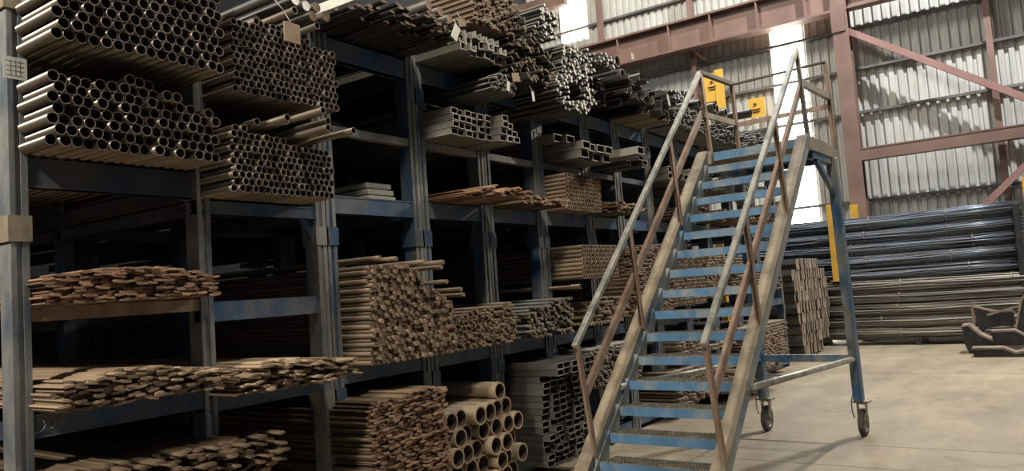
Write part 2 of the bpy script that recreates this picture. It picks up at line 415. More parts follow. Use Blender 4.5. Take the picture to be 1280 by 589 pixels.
def prof_poly(outer, L, cap=1):
    m = MB(); n = len(outer)
    m.add([(0, a, b) for a, b in outer] + [(-L, a, b) for a, b in outer], [(i, n + i, n + (i + 1) % n, (i + 1) % n) for i in range(n)], 0)
    m.f.append(list(range(n))); m.m.append(cap); m.sm.append(False)
    return m
def prof_box(w, h, t, L, depth=0.4):
    m = MB(); o = [(-w / 2, -h / 2), (w / 2, -h / 2), (w / 2, h / 2), (-w / 2, h / 2)]
    q = [(-w / 2 + t, -h / 2 + t), (w / 2 - t, -h / 2 + t), (w / 2 - t, h / 2 - t), (-w / 2 + t, h / 2 - t)]
    vs = [(0, *p) for p in o] + [(-L, *p) for p in o] + [(0, *p) for p in q] + [(-depth, *p) for p in q]
    m.add(vs, [(i, 4 + i, 4 + (i + 1) % 4, (i + 1) % 4) for i in range(4)], 0)
    for i in range(4):
        j = (i + 1) % 4
        m.f.append([i, j, 8 + j, 8 + i]); m.m.append(1); m.sm.append(False)
        m.f.append([8 + i, 8 + j, 12 + j, 12 + i]); m.m.append(2); m.sm.append(False)
    m.f.append([12, 13, 14, 15]); m.m.append(2); m.sm.append(False)
    return m
def prof_channel(w, h, t, L):
    return prof_poly([(-w / 2, -h / 2), (w / 2, -h / 2), (w / 2, h / 2), (w / 2 - t, h / 2), (w / 2 - t, -h / 2 + t), (-w / 2 + t, -h / 2 + t), (-w / 2 + t, h / 2), (-w / 2, h / 2)], L)
def prof_angle(a, t, L):
    s = a * 0.7071; k = t * 1.414
    return prof_poly([(-s, -s * .5), (0, s * .5 - k + 0.0), (s, -s * .5), (s, -s * .5 + k), (0, s * .5), (-s, -s * .5 + k)], L)

TYPES = {}      # type -> (kind, materials, [mesh builders])
def typ(name, kind, mats, mbs): TYPES[name] = dict(kind=kind, mats=mats, mbs=mbs, me=None)
L6 = 6.0
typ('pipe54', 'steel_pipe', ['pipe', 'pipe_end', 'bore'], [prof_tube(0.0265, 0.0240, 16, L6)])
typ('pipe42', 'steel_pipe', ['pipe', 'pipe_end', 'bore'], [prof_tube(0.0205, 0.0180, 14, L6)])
typ('bar34', 'round_bar', ['bar', 'bar_end'], [prof_rod(0.0165, 10, L6)])
typ('bar20', 'round_bar', ['bar', 'bar_end'], [prof_rod(0.0115, 7, L6)])
typ('barthin', 'round_bar', ['dark', 'dark_end'], [prof_rod(0.0115, 7, L6)])
typ('bardark', 'round_bar', ['dark', 'dark_end'], [prof_rod(0.02, 8, L6)])
typ('bar26', 'round_bar', ['dark', 'bar_end'], [prof_rod(0.014, 8, L6)])
typ('bar60', 'thick_round_bar', ['dark', 'white_end'], [prof_rod(0.030, 16, L6)])
typ('bar60d', 'thick_round_bar', ['dark', 'bar_end'], [prof_rod(0.032, 16, L6)])
def flatprof(w, h): return prof_poly([(-w / 2, 0), (-w * .38, -h / 2), (w * .40, -h * .45), (w / 2, 0.1 * h), (w * .36, h / 2), (-w * .41, h * .46)], L6)
typ('flat', 'flat_bar', ['flat', 'flat_end'], [flatprof(0.055, 0.0125), flatprof(0.045, 0.011), flatprof(0.062, 0.013), flatprof(0.05, 0.015)])
typ('flatdark', 'flat_bar', ['bar', 'flat_end'], [flatprof(0.052, 0.014), flatprof(0.045, 0.016), flatprof(0.06, 0.018)])
typ('flatgrey', 'flat_bar', ['bar', 'bar_end'], [flatprof(0.052, 0.014), flatprof(0.045, 0.016), flatprof(0.06, 0.018)])
typ('flatoil', 'flat_bar', ['dark', 'bar_end'], [flatprof(0.052, 0.014), flatprof(0.045, 0.016), flatprof(0.06, 0.018)])
typ('flattan', 'flat_bar', ['flattan', 'flattan_end'], [flatprof(0.055, 0.0125), flatprof(0.045, 0.011), flatprof(0.062, 0.013), flatprof(0.05, 0.015)])
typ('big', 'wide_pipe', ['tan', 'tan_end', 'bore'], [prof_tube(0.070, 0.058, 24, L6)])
typ('sec', 'box_section', ['dark', 'grey_end', 'bore'], [prof_box(0.108, 0.05, 0.005, L6)])
typ('sec2', 'box_section', ['grey', 'grey_end', 'bore'], [prof_box(0.148, 0.074, 0.008, L6)])
typ('sq', 'square_tube', ['grey', 'grey_end', 'bore'], [prof_box(0.078, 0.048, 0.006, L6)])
typ('tubebr', 'square_tube', ['bar', 'bar_end', 'bore'], [prof_box(0.044, 0.042, 0.004, L6)])
typ('tubem', 'small_pipe', ['bar', 'bar_end', 'bore'], [prof_tube(0.021, 0.015, 10, L6)])
typ('chan', 'steel_channel', ['grey', 'grey_end'], [prof_channel(0.074, 0.052, 0.010, L6)])
typ('chand', 'steel_channel', ['dark', 'dark_end'], [prof_channel(0.12, 0.07, 0.012, L6)])
typ('wrod', 'painted_rod', ['dark', 'white_end'], [prof_rod(0.0145, 7, L6)])
typ('angle', 'angle_bar', ['dark', 'angle_end'], [prof_angle(0.1414, 0.047, 3.4)])
typ('angd', 'scrap_angle', ['dark', 'dark_end'], [prof_angle(0.06, 0.006, L6)])
typ('slab', 'wide_flat_section', ['grey', 'grey_end', 'bore'], [prof_box(0.34, 0.045, 0.005, L6)])
typ('plate', 'white_bar', ['paper', 'paper'], [prof_poly([(-.03, -.01), (.03, -.01), (.03, .01), (-.03, .01)], 2.2)])
typ('bigd', 'dark_pipe', ['dark', 'dark_end', 'bore'], [prof_tube(0.062, 0.054, 18, L6)])

ITEMS = []
CAM = Vector((0, 0, CAMH))
def put(t, x, y, z, label, group, rx=0.0, rz=0.0, ry=0.0, mat=None, size=1.0, L=1.0):
    d = (Vector((x, y, z)) - CAM).length
    ITEMS.append(dict(t=t, p=(x, y, z), r=(rx, ry, rz), label=label, group=group, s=size / d, v=random.randrange(len(TYPES[t]['mbs'])), L=L))

def hexpack(t, y0, y1, z0, d, top, x, label, group, jx=0.03, jr=0.004, rows=40, size=None, bottom=None, drop=0.0, dz=0.0):
    """rows of round stock nested in hexagonal packing, filled up to the profile top(y)"""
    n = 0
    for r in range(rows):
        z = z0 + d / 2 + r * d * 0.872
        y = y0 + d / 2 + (d / 2 if r % 2 else 0)
        while y <= y1 - d / 2 + 1e-6:
            if z + d * .4 <= top(y) and (bottom is None or z >= bottom(y)) and random.random() >= drop:
                put(t, x + random.uniform(-jx, jx), y + random.uniform(-1, 1) * d * .04, z + random.uniform(-1, 1) * d * .03 + dz, label, group,
                    rz=random.uniform(-jr, jr), ry=random.uniform(-jr, jr) * .4, size=size or d)
            y += d
def gridpack(t, y0, w, nc, z0, h, nr, x, label, group, jx=0.01, rr=0.0, keep=None, jr=0.001, size=None):
    for r in range(nr):
        for c in range(nc):
            if keep and not keep(c, r): continue
            put(t, x + random.uniform(-jx, jx), y0 + w * (c + .5), z0 + h * (r + .5), label, group, rx=random.uniform(-rr, rr), rz=random.uniform(-jr, jr), size=size or h)
def flatpack(t, y0, y1, z0, w, h, top, x, label, group, jx=0.05, rr=0.18, jr=0.01, slope=0.0, drop=0.0, size=None):
    z = z0 + h / 2; r = 0
    while z < 9:
        y = y0 + w / 2 + random.uniform(0, w * .6); hit = False
        while y < y1 - w * .3:
            if z <= top(y):
                hit = True
                if random.random() >= drop:
                    put(t, x + slope * (y - y0) + random.uniform(-jx, jx), y + random.uniform(-.1, .1) * w, z + random.uniform(-.2, .2) * h, label, group,
                        rx=random.uniform(-rr, rr), rz=random.uniform(-jr, jr), ry=random.uniform(-.25, .25) * jr * .3, size=size or (w + h) / 2)
            y += w * random.uniform(.86, 1.06)
        z += h; r += 1
        if not hit: break

def lerp_top(pts):
    def f(y):
        if y <= pts[0][0]: return pts[0][1]
        for (a, b), (c, d) in zip(pts, pts[1:]):
            if y <= c: return b + (d - b) * (y - a) / (c - a)
        return pts[-1][1]
    return f

# --- near bay: two big pipe piles
hexpack('pipe54', 1.60, 2.475, 2.855, 0.0545, lambda y: 3.34, -3.50, 'steel pipe in the uppermost pile, left of the hanging cardboard tag', 'open ended pipes in the uppermost near pile', 0.012, 0.002)
hexpack('pipe54', 1.60, 2.475, 2.385, 0.0545, lerp_top([(1.6, 2.72), (1.85, 2.74), (2.0, 2.78), (2.15, 2.76), (2.2, 2.74), (2.26, 2.70), (2.33, 2.66), (2.46, 2.70)]), -3.57,
        'steel pipe in the pile lying on the dark beam of the nearest rack', 'open ended pipes on the dark near beam', 0.022, 0.003)
for y, z, dx in ((1.86, 2.755, .05), (2.05, 2.80, .08), (2.10, 2.805, .03), (2.19, 2.79, .06), (2.31, 2.765, .09), (2.40, 2.715, .10)):
    pass
# --- second bay: two piles of narrower pipes
hexpack('pipe42', 2.55, 3.33, 2.79, 0.0425, lerp_top([(2.55, 3.22), (2.8, 3.25), (2.95, 3.24), (3.1, 3.20), (3.33, 3.15)]), -3.55,
        'narrow steel pipe in the pile with the hanging cardboard tag', 'narrow pipes under the cardboard tag', 0.014, 0.003)
hexpack('pipe42', 2.52, 3.25, 2.235, 0.0425, lerp_top([(2.52, 2.62), (2.9, 2.57), (3.25, 2.56)]), -3.55,
        'narrow steel pipe in the pile under the tagged pile', 'narrow pipes below the tagged pile', 0.012, 0.002)
for y, z, dx in ((2.70, 2.64, .0), (2.78, 2.645, .16), (2.86, 2.66, .05), (2.97, 2.70, .24), (3.04, 2.655, .20), (3.09, 2.62, .16), (3.16, 2.60, .28), (3.02, 2.61, .22)):
    put('pipe42', -3.55 + dx, y, z, 'loose narrow steel pipe sticking out on top of the lower second-bay pile', 'loose pipes sticking out over the pile', rz=random.uniform(-.03, .03), ry=-.01, size=.3)
put('pipe42', -3.38, 2.86, 3.275, 'single narrow pipe lying on top beside the cardboard tag', 'loose pipes by the cardboard tag', size=.3)
put('pipe42', -3.40, 3.04, 3.235, 'single narrow pipe lying on the right shoulder of the tagged pile', 'loose pipe right of the cardboard tag', size=.3)

# --- rusty flat bars on the near shelves
flatpack('flat', 1.62, 2.52, 1.683, 0.052, 0.0125, lerp_top([(1.62, 1.80), (1.9, 1.845), (2.2, 1.85), (2.5, 1.80)]), -3.68,
         'rusty flat bar in the reddish heap on the near middle shelf', 'rusty flat bars on the near middle shelf', 0.035, 0.16)
flatpack('flattan', 1.62, 2.50, 1.20, 0.052, 0.0125, lerp_top([(1.62, 1.325), (1.95, 1.36), (2.2, 1.34), (2.5, 1.295)]), -3.62,
         'tan flat bar in the heap above the chalked beam', 'tan flat bars above the chalked beam', 0.06, 0.2, 0.015)
flatpack('flattan', 2.52, 3.30, 1.145, 0.052, 0.0135, lerp_top([(2.52, 1.27), (2.7, 1.31), (3.0, 1.30), (3.3, 1.25)]), -3.60,
         'tan flat bar on the second bay shelf under the blue crossbeam', 'flat bars in the second bay', 0.09, 0.25, 0.025, slope=0.12)
flatpack('flatgrey', 1.62, 2.78, 0.60, 0.055, 0.018, lerp_top([(1.62, 0.95), (2.0, 0.93), (2.4, 0.93), (2.78, 0.92)]), -3.62,
         'grey brown flat bar splayed out in the lowest near heap', 'splayed flat bars in the lowest near heap', 0.12, 0.25, 0.035)
# --- third bay
hexpack('bar34', 3.53, 4.40, 1.185, 0.0335, lerp_top([(3.53, 1.84), (3.8, 1.85), (3.86, 1.84), (4.02, 1.80), (4.06, 1.68), (4.2, 1.67), (4.28, 1.62), (4.40, 1.55)]), -3.60,
        'brown round bar in the tall pile on the third bay shelf', 'brown round bars in the tall third bay pile', 0.022, 0.004)
for y, z, dx in ((3.62, 1.875, .03), (3.70, 1.865, .10), (3.95, 1.84, .12), (4.03, 1.83, .22), (4.08, 1.80, .16), (4.2, 1.70, .1), (4.33, 1.64, .12), (4.38, 1.60, .10)):
    put('bar34', -3.60 + dx, y, z, 'brown round bar lying loose on top of the tall third bay pile', 'loose round bars on the third bay pile', rz=random.uniform(-.03, .03), size=.2)
flatpack('flatdark', 3.36, 4.13, 0.14, 0.052, 0.0195, lerp_top([(3.36, 0.965), (3.6, 0.98), (3.9, 1.0), (4.13, 0.98)]), -3.50,
         'brown flat bar in the deep stack standing left of the wide pipes', 'brown flat bars in the deep floor stack', 0.018, 0.20, 0.004)
# wide pipes
bigrows = []
for r in range(7):
    z = 0.15 + 0.07 + r * 0.123
    for c in range(6):
        y = 4.22 + 0.146 * c + (0.073 if r % 2 else 0)
        if y > 5.05 or (z > 0.80 and c not in (4,)) or z > 0.95: continue
        put('big', -3.56 + random.uniform(-.05, .06), y, z, 'wide tan steel pipe in the floor pile between flat bars and box sections', 'wide tan pipes stacked on the floor', size=.5)
# box sections
gridpack('sec', 5.40, 0.112, 6, 0.13, 0.0535, 14, -3.55, 'dark hollow box section in the floor stack beside the stair foot', 'dark box sections stacked on the floor', 0.035, 0.02, lambda c, r: True)
gridpack('sec', 5.40, 0.112, 6, 0.13 + 0.0535 * 14, 0.0535, 2, -3.40, 'dark hollow box section in the two top rows jutting out of the floor stack', 'top rows of the box section stack', 0.02, 0.01)
# --- second tier bays 4..8
hexpack('bar20', 4.40, 5.24, 1.185, 0.0235, lerp_top([(4.40, 1.44), (4.7, 1.50), (5.24, 1.52)]), -3.66, 'thin brown rod in the pile right of the tall round bar pile', 'thin rods in the fourth bay', 0.03, 0.008)
hexpack('bar26', 5.36, 6.14, 1.185, 0.0285, lerp_top([(5.36, 1.45), (5.8, 1.51), (6.14, 1.52)]), -3.66, 'brown rod in the fifth bay pile under the clean tube stack', 'rods in the fifth bay', 0.06, 0.012, drop=.05)
hexpack('bar34', 6.42, 7.22, 1.22, 0.036, lerp_top([(6.42, 1.46), (7.22, 1.48)]), -3.66, 'round bar in the sixth bay pile behind the stair handrail', 'round bars in the sixth bay', 0.08, 0.02, drop=.05)
gridpack('tubem', 6.22, 0.0425, 17, 1.67, 0.0395, 8, -3.55, 'small pipe in the neat square stack behind the stair handrail', 'small pipes in the neat square stack', 0.004)
put('pipe42', -3.52, 6.10, 1.60, 'single narrow pipe lying below the neat square stack', 'single pipe below neat stack', size=1)
put('pipe54', -3.95, 6.0, 1.60, 'single pale pipe lying across the inside of the fifth bay', 'pale pipe inside fifth bay', size=.2)
hexpack('bar20', 7.45, 8.45, 1.24, 0.025, lerp_top([(7.45, 1.95), (7.6, 2.0), (8.45, 2.04)]), -3.70, 'thin rod in the tall pile beside the left stair stringer', 'thin rods beside the left stringer', 0.06, 0.01, size=.018)
hexpack('bar26', 6.30, 7.35, 0.60, 0.029, lerp_top([(6.3, 1.03), (7.35, 1.02)]), -3.62, 'rod in the low pile between handrail foot and stringer', 'rods in the low pile by the handrail foot', 0.06, 0.01, bottom=lambda y: 0.55 + abs(y - 6.9) * .2)
# --- upper shelves bays 4..8
gridpack('sq', 4.42, 0.083, 6, 2.795, 0.052, 4, -3.55, 'grey rectangular tube in the neat stack on the fourth bay shelf', 'grey rectangular tubes in the neat stack', 0.02)
gridpack('sq', 4.94, 0.083, 3, 2.795, 0.052, 4, -3.47, 'grey rectangular tube in the small side stack right of the neat stack', 'grey tubes in the small side stack', 0.03, keep=lambda c, r: r < 4 - c)
put('slab', -3.78, 4.58, 3.045, 'wide flat hollow section lying on the grey tube stack', 'wide section on tube stack', size=1)
for i in range(5): put('slab', -4.05 - .1 * i, 3.75 + .02 * i, 2.83 + i * .047, 'wide pale hollow section deep inside the third bay', 'wide pale sections deep in third bay', size=1)
flatpack('flat', 4.46, 5.12, 2.325, 0.05, 0.014, lerp_top([(4.46, 2.37), (4.8, 2.42), (5.12, 2.38)]), -3.50, 'thin rusty strip in the loose layer under the grey tube stack', 'thin rusty strips in the fourth bay', 0.14, 0.4, 0.05, slope=.1)
flatpack('flatdark', 5.28, 5.98, 2.32, 0.05, 0.015, lerp_top([(5.28, 2.40), (5.98, 2.38)]), -3.58, 'thin brown strip in the fifth bay left of the upright tube stack', 'thin strips in the fifth bay', 0.10, 0.4, 0.04)
gridpack('tubem', 6.14, 0.0425, 16, 2.32, 0.0385, 9, -3.62, 'small brown pipe in the upright stack on the sixth bay shelf', 'small brown pipes in the upright stack', 0.006)
flatpack('flatdark', 6.9, 7.62, 2.33, 0.05, 0.017, lerp_top([(6.9, 2.44), (7.62, 2.40)]), -3.55, 'thin brown strip in the seventh bay right of the upright tube stack', 'thin strips in the seventh bay', 0.10, 0.4, 0.04)
gridpack('sec2', 6.20, 0.152, 4, 2.795, 0.078, 2, -3.50, 'grey rectangular hollow section on the sixth bay shelf', 'grey hollow sections on the sixth bay shelf', 0.06)
gridpack('sec2', 6.05, 0.152, 2, 2.955, 0.078, 1, -3.62, 'grey hollow section on top of the sixth bay sections', 'upper grey hollow sections', 0.04)
put('sec2', -3.22, 6.97, 2.90, 'lone grey hollow section jutting toward the stair handrail', 'lone jutting hollow section', size=1)
for i, (y, z) in enumerate(((7.15, 2.83), (7.33, 2.83), (7.5, 2.84), (7.24, 2.875))):
    put('sec', -3.45 + .1 * (i % 2), y, z, 'dark flat hollow section on the seventh bay shelf', 'dark hollow sections on the seventh bay shelf', size=.6)
hexpack('bar34', 7.58, 8.36, 3.40, 0.036, lambda y: 3.66 - .12 * (y - 7.58), -3.45, 'round bar in the pale pile on the eighth bay top beam', 'round bars on the eighth bay top beam', 0.03, 0.01)
# --- on the top beams (third bay onward)
for i, (y, z, dx) in enumerate(((2.86, 3.41, .10), (2.97, 3.40, .10), (3.05, 3.385, .10))):
    put('bar60', -3.60 + dx, y, z, 'thick round bar with a pale painted end at the top edge', 'thick bars with pale painted ends', size=1)
for i, (y, z, dx) in enumerate(((3.13, 3.44, .0), (3.22, 3.45, .0), (3.16, 3.37, .03), (3.25, 3.385, .05), (3.05, 3.31, -.3), (2.92, 3.34, -.2))):
    put('bar60d', -3.60 + dx, y, z, 'thick dark round bar beside the pale painted bar ends', 'thick dark bars near the top', size=1)
put('plate', -3.02, 3.30, 3.475, 'pale blue grey flat bar lying on edge at the very top of the third bay', 'pale flat bar on the top', size=1, rx=PI / 2)
flatpack('flatoil', 3.34, 4.32, 3.41, 0.06, 0.018, lerp_top([(3.3, 3.50), (4.0, 3.54), (4.32, 3.56)]), -3.50, 'thin brown strip in the untidy layer on top of the third bay', 'thin strips on top of the third bay', 0.16, 0.3, 0.05, slope=0.10)
for i in range(9):
    put('bar60d', -3.42 + random.uniform(-.05, .1), 4.06 + .07 * (i % 3) + random.uniform(-.02, .02), 3.50 + .065 * (i // 3), 'brown rounded bar end in the small clump above the third bay', 'brown bar ends in the clump', size=.7)
gridpack('chan', 4.40, 0.080, 7, 3.40, 0.056, 3, -3.42, 'grey lipped channel in the jagged stack on the fourth bay top beam', 'grey channels in the jagged stack', 0.05, 0.12, lambda c, r: r < 3 - (c > 5), size=.06)
hexpack('barthin', 4.78, 5.12, 3.17, 0.024, lambda y: 3.33 - abs(y - 4.92) * .3, -3.42, 'thin rusty rod in the round bundle hung with white tags', 'thin rusty rods in the tagged bundle', 0.03, 0.01)
flatpack('flatoil', 5.02, 5.60, 3.30, 0.055, 0.024, lerp_top([(5.0, 3.9), (5.25, 3.85), (5.6, 3.6)]), -3.42, 'rusty strip in the ragged upright heap above the fifth bay', 'rusty strips in the ragged upright heap', 0.10, 1.3, 0.03)
hexpack('bar20', 4.60, 5.25, 3.66, 0.025, lambda y: 3.98, -3.42, 'thin rod in the high pile at the top edge above the fourth bay', 'thin rods at the top edge', 0.04, 0.01, size=.018)
# white ended rods: round bundles
def ring(cy, cz, ry, rz, hole, label, group, d=0.038, x=-3.38):
    z = cz - rz
    r = 0
    while z < cz + rz:
        y = cy - ry + (d / 2 if r % 2 else 0)
        while y < cy + ry:
            q = ((y - cy) / ry) ** 2 + ((z - cz) / rz) ** 2
            if hole < q < 1 and random.random() > .12:
                put('wrod', x + random.uniform(-.04, .04), y + random.uniform(-.006, .006), z + random.uniform(-.006, .006), label, group, size=d, rz=random.uniform(-.004, .004))
            y += d
        z += d * .87; r += 1
ring(6.10, 3.64, .30, .18, 0, 'rod with a white painted end in the upper white dotted bundle', 'white ended rods in the upper bundle')
ring(6.03, 3.36, .34, .20, .2, 'rod with a white painted end in the ring shaped lower bundle', 'white ended rods in the lower bundle')
ring(5.62, 3.90, .16, .16, 0, 'rod with a white painted end in the bundle under the high bright panel', 'white ended rods under the bright panel')
hexpack('wrod', 6.45, 6.95, 3.72, 0.04, lambda y: 3.90 - abs(y - 6.65) * .3, -3.38, 'rod with a pale end in the sparse bundle in front of the red girder', 'pale ended rods in front of the girder', 0.05, 0.01, drop=.25)
flatpack('flatoil', 6.4, 7.0, 3.40, 0.06, 0.025, lerp_top([(6.4, 3.64), (7.0, 3.70)]), -3.6, 'dark strip under the sparse pale ended rods', 'dark strips under pale rods', 0.08, 0.6, 0.03)
for i, (y, z) in enumerate(((7.02, 3.86), (7.25, 3.62), (7.12, 3.74))):
    put('bigd', -3.42, y, z, 'wide dark pipe lying high above the seventh bay', 'wide dark pipes above the seventh bay', size=1, rz=.02)
for i in range(60):
    y = random.uniform(7.05, 8.3); z = 3.45 + random.uniform(0, .42 - .12 * (y - 7))
    put('angd', -3.40 + random.uniform(-.1, .1), y, z, 'small dark angle bar in the tangled heap right of the red girder end', 'dark angle bars in the tangled heap', rx=random.uniform(0, 6.3), rz=random.uniform(-.06, .06), size=.05)
hexpack('wrod', 8.1, 8.55, 3.62, 0.035, lambda y: 3.80, -3.36, 'dark rod with a pale end in the low clump above the eighth bay', 'dark rods in the low clump', 0.1, 0.03, drop=.2)
for i, (y, z, dx) in enumerate(((9.35, 3.95, .0), (9.6, 3.86, .0), (9.85, 3.84, .1), (10.1, 3.86, .05), (10.35, 3.84, .08), (10.75, 3.86, .3))):
    put('bigd', -3.55 + dx, y, z, 'wide dark pipe on the high pile seen through the platform rails', 'wide dark pipes behind the platform rails', size=1, rz=random.uniform(-.02, .02))
hexpack('bardark', 8.55, 12.9, 3.42, 0.05, lambda y: 3.70 + .06 * math.sin(y * 5), -3.52, 'dark bar in the long pile on the far top tier', 'dark bars on the far top tier', 0.10, 0.02, drop=.12, size=.02)
# --- far bays, seen between the treads
hexpack('tubem', 8.55, 9.62, 1.28, 0.052, lambda y: 1.88, -3.68, 'small pipe in the regular pile seen between the middle stair treads', 'small pipes behind the stair treads', 0.01, size=.03)
hexpack('bar34', 9.66, 10.45, 1.33, 0.042, lambda y: 1.90, -3.68, 'pale round bar in the pile seen between the middle treads', 'pale round bars behind the treads', 0.03, size=.03)
hexpack('bar34', 10.7, 12.9, 1.33, 0.046, lambda y: 1.75 + .12 * math.sin(y * 3), -3.70, 'round bar in the far second tier pile', 'far second tier round bars', 0.06, .02, size=.02)
hexpack('bar34', 8.5, 9.4, 0.72, 0.044, lambda y: .96, -3.64, 'round bar in the low pile behind the lower treads', 'low round bars behind the treads', 0.04, size=.03)
hexpack('bar34', 8.3, 9.35, 0.13, 0.044, lambda y: .56, -3.64, 'round bar in the floor pile behind the lower treads', 'floor round bars behind the treads', 0.04, size=.03)
flatpack('flatdark', 9.45, 10.9, 0.14, 0.07, 0.025, lambda y: .30 + .1 * math.sin(y * 4), -3.35, 'flat bar in the low far floor heap', 'far floor flat bars', 0.15, .3, size=.02)
hexpack('bar34', 11.0, 12.9, 0.15, 0.05, lambda y: .86, -3.66, 'round bar in the far floor pile beside the right stringer', 'far floor round bars', 0.05, size=.02)
hexpack('bar34', 9.45, 10.9, 0.62, 0.05, lambda y: .72, -3.8, 'round bar in the thin far layer', 'thin far layer of round bars', 0.05, size=.02)
for (a, b) in ((8.55, 9.3), (9.45, 10.25), (10.4, 11.2), (11.4, 12.3)):
    flatpack('flatdark', a, b, 2.33, 0.07, 0.03, lambda y: 2.46 + .05 * math.sin(y * 7), -3.55, 'flat bar in the far third tier layer', 'far third tier flat bars', 0.12, .3, size=.02)
    gridpack('sec2', a, 0.16, 5, 2.80, 0.08, 2, -3.62, 'hollow section on the far third tier shelf', 'hollow sections on the far third tier', 0.10, size=.03)
# --- stack of angle bars at the end of the row
poly = [(14.3, 1.60), (14.65, 0.05), (15.9, 0.05), (16.6, 0.35), (16.85, 0.7), (16.85, 1.45), (15.9, 1.86), (15.0, 1.88)]
def inside(y, z):
    c = False; n = len(poly)
    for i in range(n):
        (a, b), (d, e) = poly[i], poly[(i + 1) % n]
        if (b > z) != (e > z) and y < (d - a) * (z - b) / (e - b) + a: c = not c
    return c
z = 0.14; r = 0
while z < 1.9:
    y = 14.4
    while y < 16.9:
        if inside(y, z): put('angle', -3.86 + random.uniform(-.025, .025), y + .02 * math.sin(z * 9 + y), z, 'brown angle bar in the zigzag ended stack beyond the staircase', 'angle bars in the zigzag stack', rx=PI / 2 + random.uniform(-.05, .05), size=.2)
        y += 0.067
    z += 0.2; r += 1
# ------------------------------------------------------------------ turn the stock list into objects (300 nearest of a kind singly, rest as one)
bykind = {}
for it in ITEMS: bykind.setdefault(TYPES[it['t']]['kind'], []).append(it)
CATS = dict(steel_pipe='pipe', round_bar='bar', thick_round_bar='bar', flat_bar='flat bar', wide_pipe='pipe', box_section='steel section', square_tube='tube',
            small_pipe='pipe', steel_channel='channel', painted_rod='rod', angle_bar='angle bar', scrap_angle='angle bar', wide_flat_section='steel section',
            white_bar='flat bar', dark_pipe='pipe')
REST = dict(steel_pipe='remaining narrow steel pipes packed in the two second bay piles', round_bar='mass of brown round bar ends in the farther rack piles',
            flat_bar='mass of brown flat bars in the deep floor stack and farther shelves', small_pipe='remaining small pipes in the regular piles behind the stair',
            painted_rod='remaining white ended rods high on the racks', square_tube='remaining square tubes', angle_bar='remaining zigzag angle bars')
LIM = 300
for kind, its in bykind.items():
    its.sort(key=lambda i: -i['s'])
    for it in its[:LIM]:
        T = TYPES[it['t']]
        if T['me'] is None: T['me'] = [mb.mesh(kind, T['mats']) for mb in T['mbs']]
        o = bpy.data.objects.new(kind, T['me'][it['v']]); COL.objects.link(o)
        o.location = it['p']; o.rotation_euler = it['r']
        tag(o, it['label'], CATS[kind], it['group'])
    rest = its[LIM:]
    if rest:
        mats = []; mb = MB()
        for it in rest:
            T = TYPES[it['t']]
            src = T['mbs'][it['v']]
            for m in T['mats']:
                if m not in mats: mats.append(m)
            R_ = Matrix.Translation(it['p']) @ (Matrix.Rotation(it['r'][2], 4, 'Z') @ Matrix.Rotation(it['r'][1], 4, 'Y') @ Matrix.Rotation(it['r'][0], 4, 'X'))
            o_ = len(mb.v)
            mb.v += [tuple(R_ @ Vector(v)) for v in src.v]
            mb.f += [[o_ + i for i in f] for f in src.f]; mb.m += [mats.index(T['mats'][i]) for i in src.m]; mb.sm += src.sm
        o = mb.build(kind, mats)
        tag(o, REST.get(kind, 'remaining ' + kind.replace('_', ' ') + 's packed on the racks'), CATS[kind], None, 'stuff')

# cardboard tag hanging on its wire
tg = empty('cardboard_tag', (-3.36, 2.82, 3.12), 'brown cardboard tag hanging by a wire over the second bay pipes', 'tag')
MB().box(-3.365, -3.358, 2.76, 2.875, 3.07, 3.185).build('card', 'card', tg, bevel=0.002)
MB().path([(-3.36, 2.81, 3.185), (-3.40, 2.80, 3.26), (-3.44, 2.77, 3.33), (-3.46, 2.73, 3.37)], 0.003, 6).build('wire', 'wire', tg)
def small_tag(x, y, z, w, h, mat, label, rot=0.3):
    e = empty('paper_tag', (x, y, z), label, 'tag', None)
    c, s = math.cos(rot), math.sin(rot)
    P = [(-w / 2, 0), (w / 2, 0), (w / 2, -h), (-w / 2, -h)]
    m = MB().prism([(y + a * c - b * s, z + a * s + b * c) for a, b in P], 'x', x, x + 0.004); m.build('sheet', mat, e)
    MB().rod((x, y, z), (x - 0.03, y, z + 0.06), 0.0025, 5).build('wire', 'wire', e)
small_tag(-3.12, 4.02, 3.40, 0.06, 0.11, 'paper', 'creased pale tag hanging under the strips of the third bay', -.5)
small_tag(-3.15, 4.10, 3.48, 0.08, 0.05, 'card', 'brown tag tied to the strips above the creased pale tag', .3)
small_tag(-3.35, 5.02, 3.33, 0.10, 0.07, 'card', 'yellowed square tag on the thin rusty rod bundle', .2)
small_tag(-3.35, 4.92, 3.24, 0.035, 0.08, 'paper', 'white torn tag hanging left of the yellowed square tag', -.2)
small_tag(-3.35, 5.26, 3.22, 0.03, 0.08, 'paper', 'white torn tag hanging right of the yellowed square tag', .1)
small_tag(-3.30, 7.12, 3.94, 0.05, 0.07, 'paper', 'small white tag on the dark pipe above the seventh bay', .1)
small_tag(-3.22, 7.75, 3.60, 0.04, 0.12, 'paper', 'white strip of paper in the tangled dark heap', .3)
small_tag(-3.40, 9.45, 3.60, 0.09, 0.07, 'paper', 'white tag seen through the left platform rails', .3)
# small white blocks inside the third bay
for i in range(3):
    o = MB().box(-4.7, -3.98 - i * .02, 3.96 + i * .01, 4.24, 2.325 + i * .05, 2.362 + i * .05).build('white_block', 'paper', bevel=.004)
    tag(o, '%s white wrapped bar in the small pale stack inside the third bay' % ['bottom', 'middle', 'top'][i], 'block', 'white wrapped bars inside the third bay')

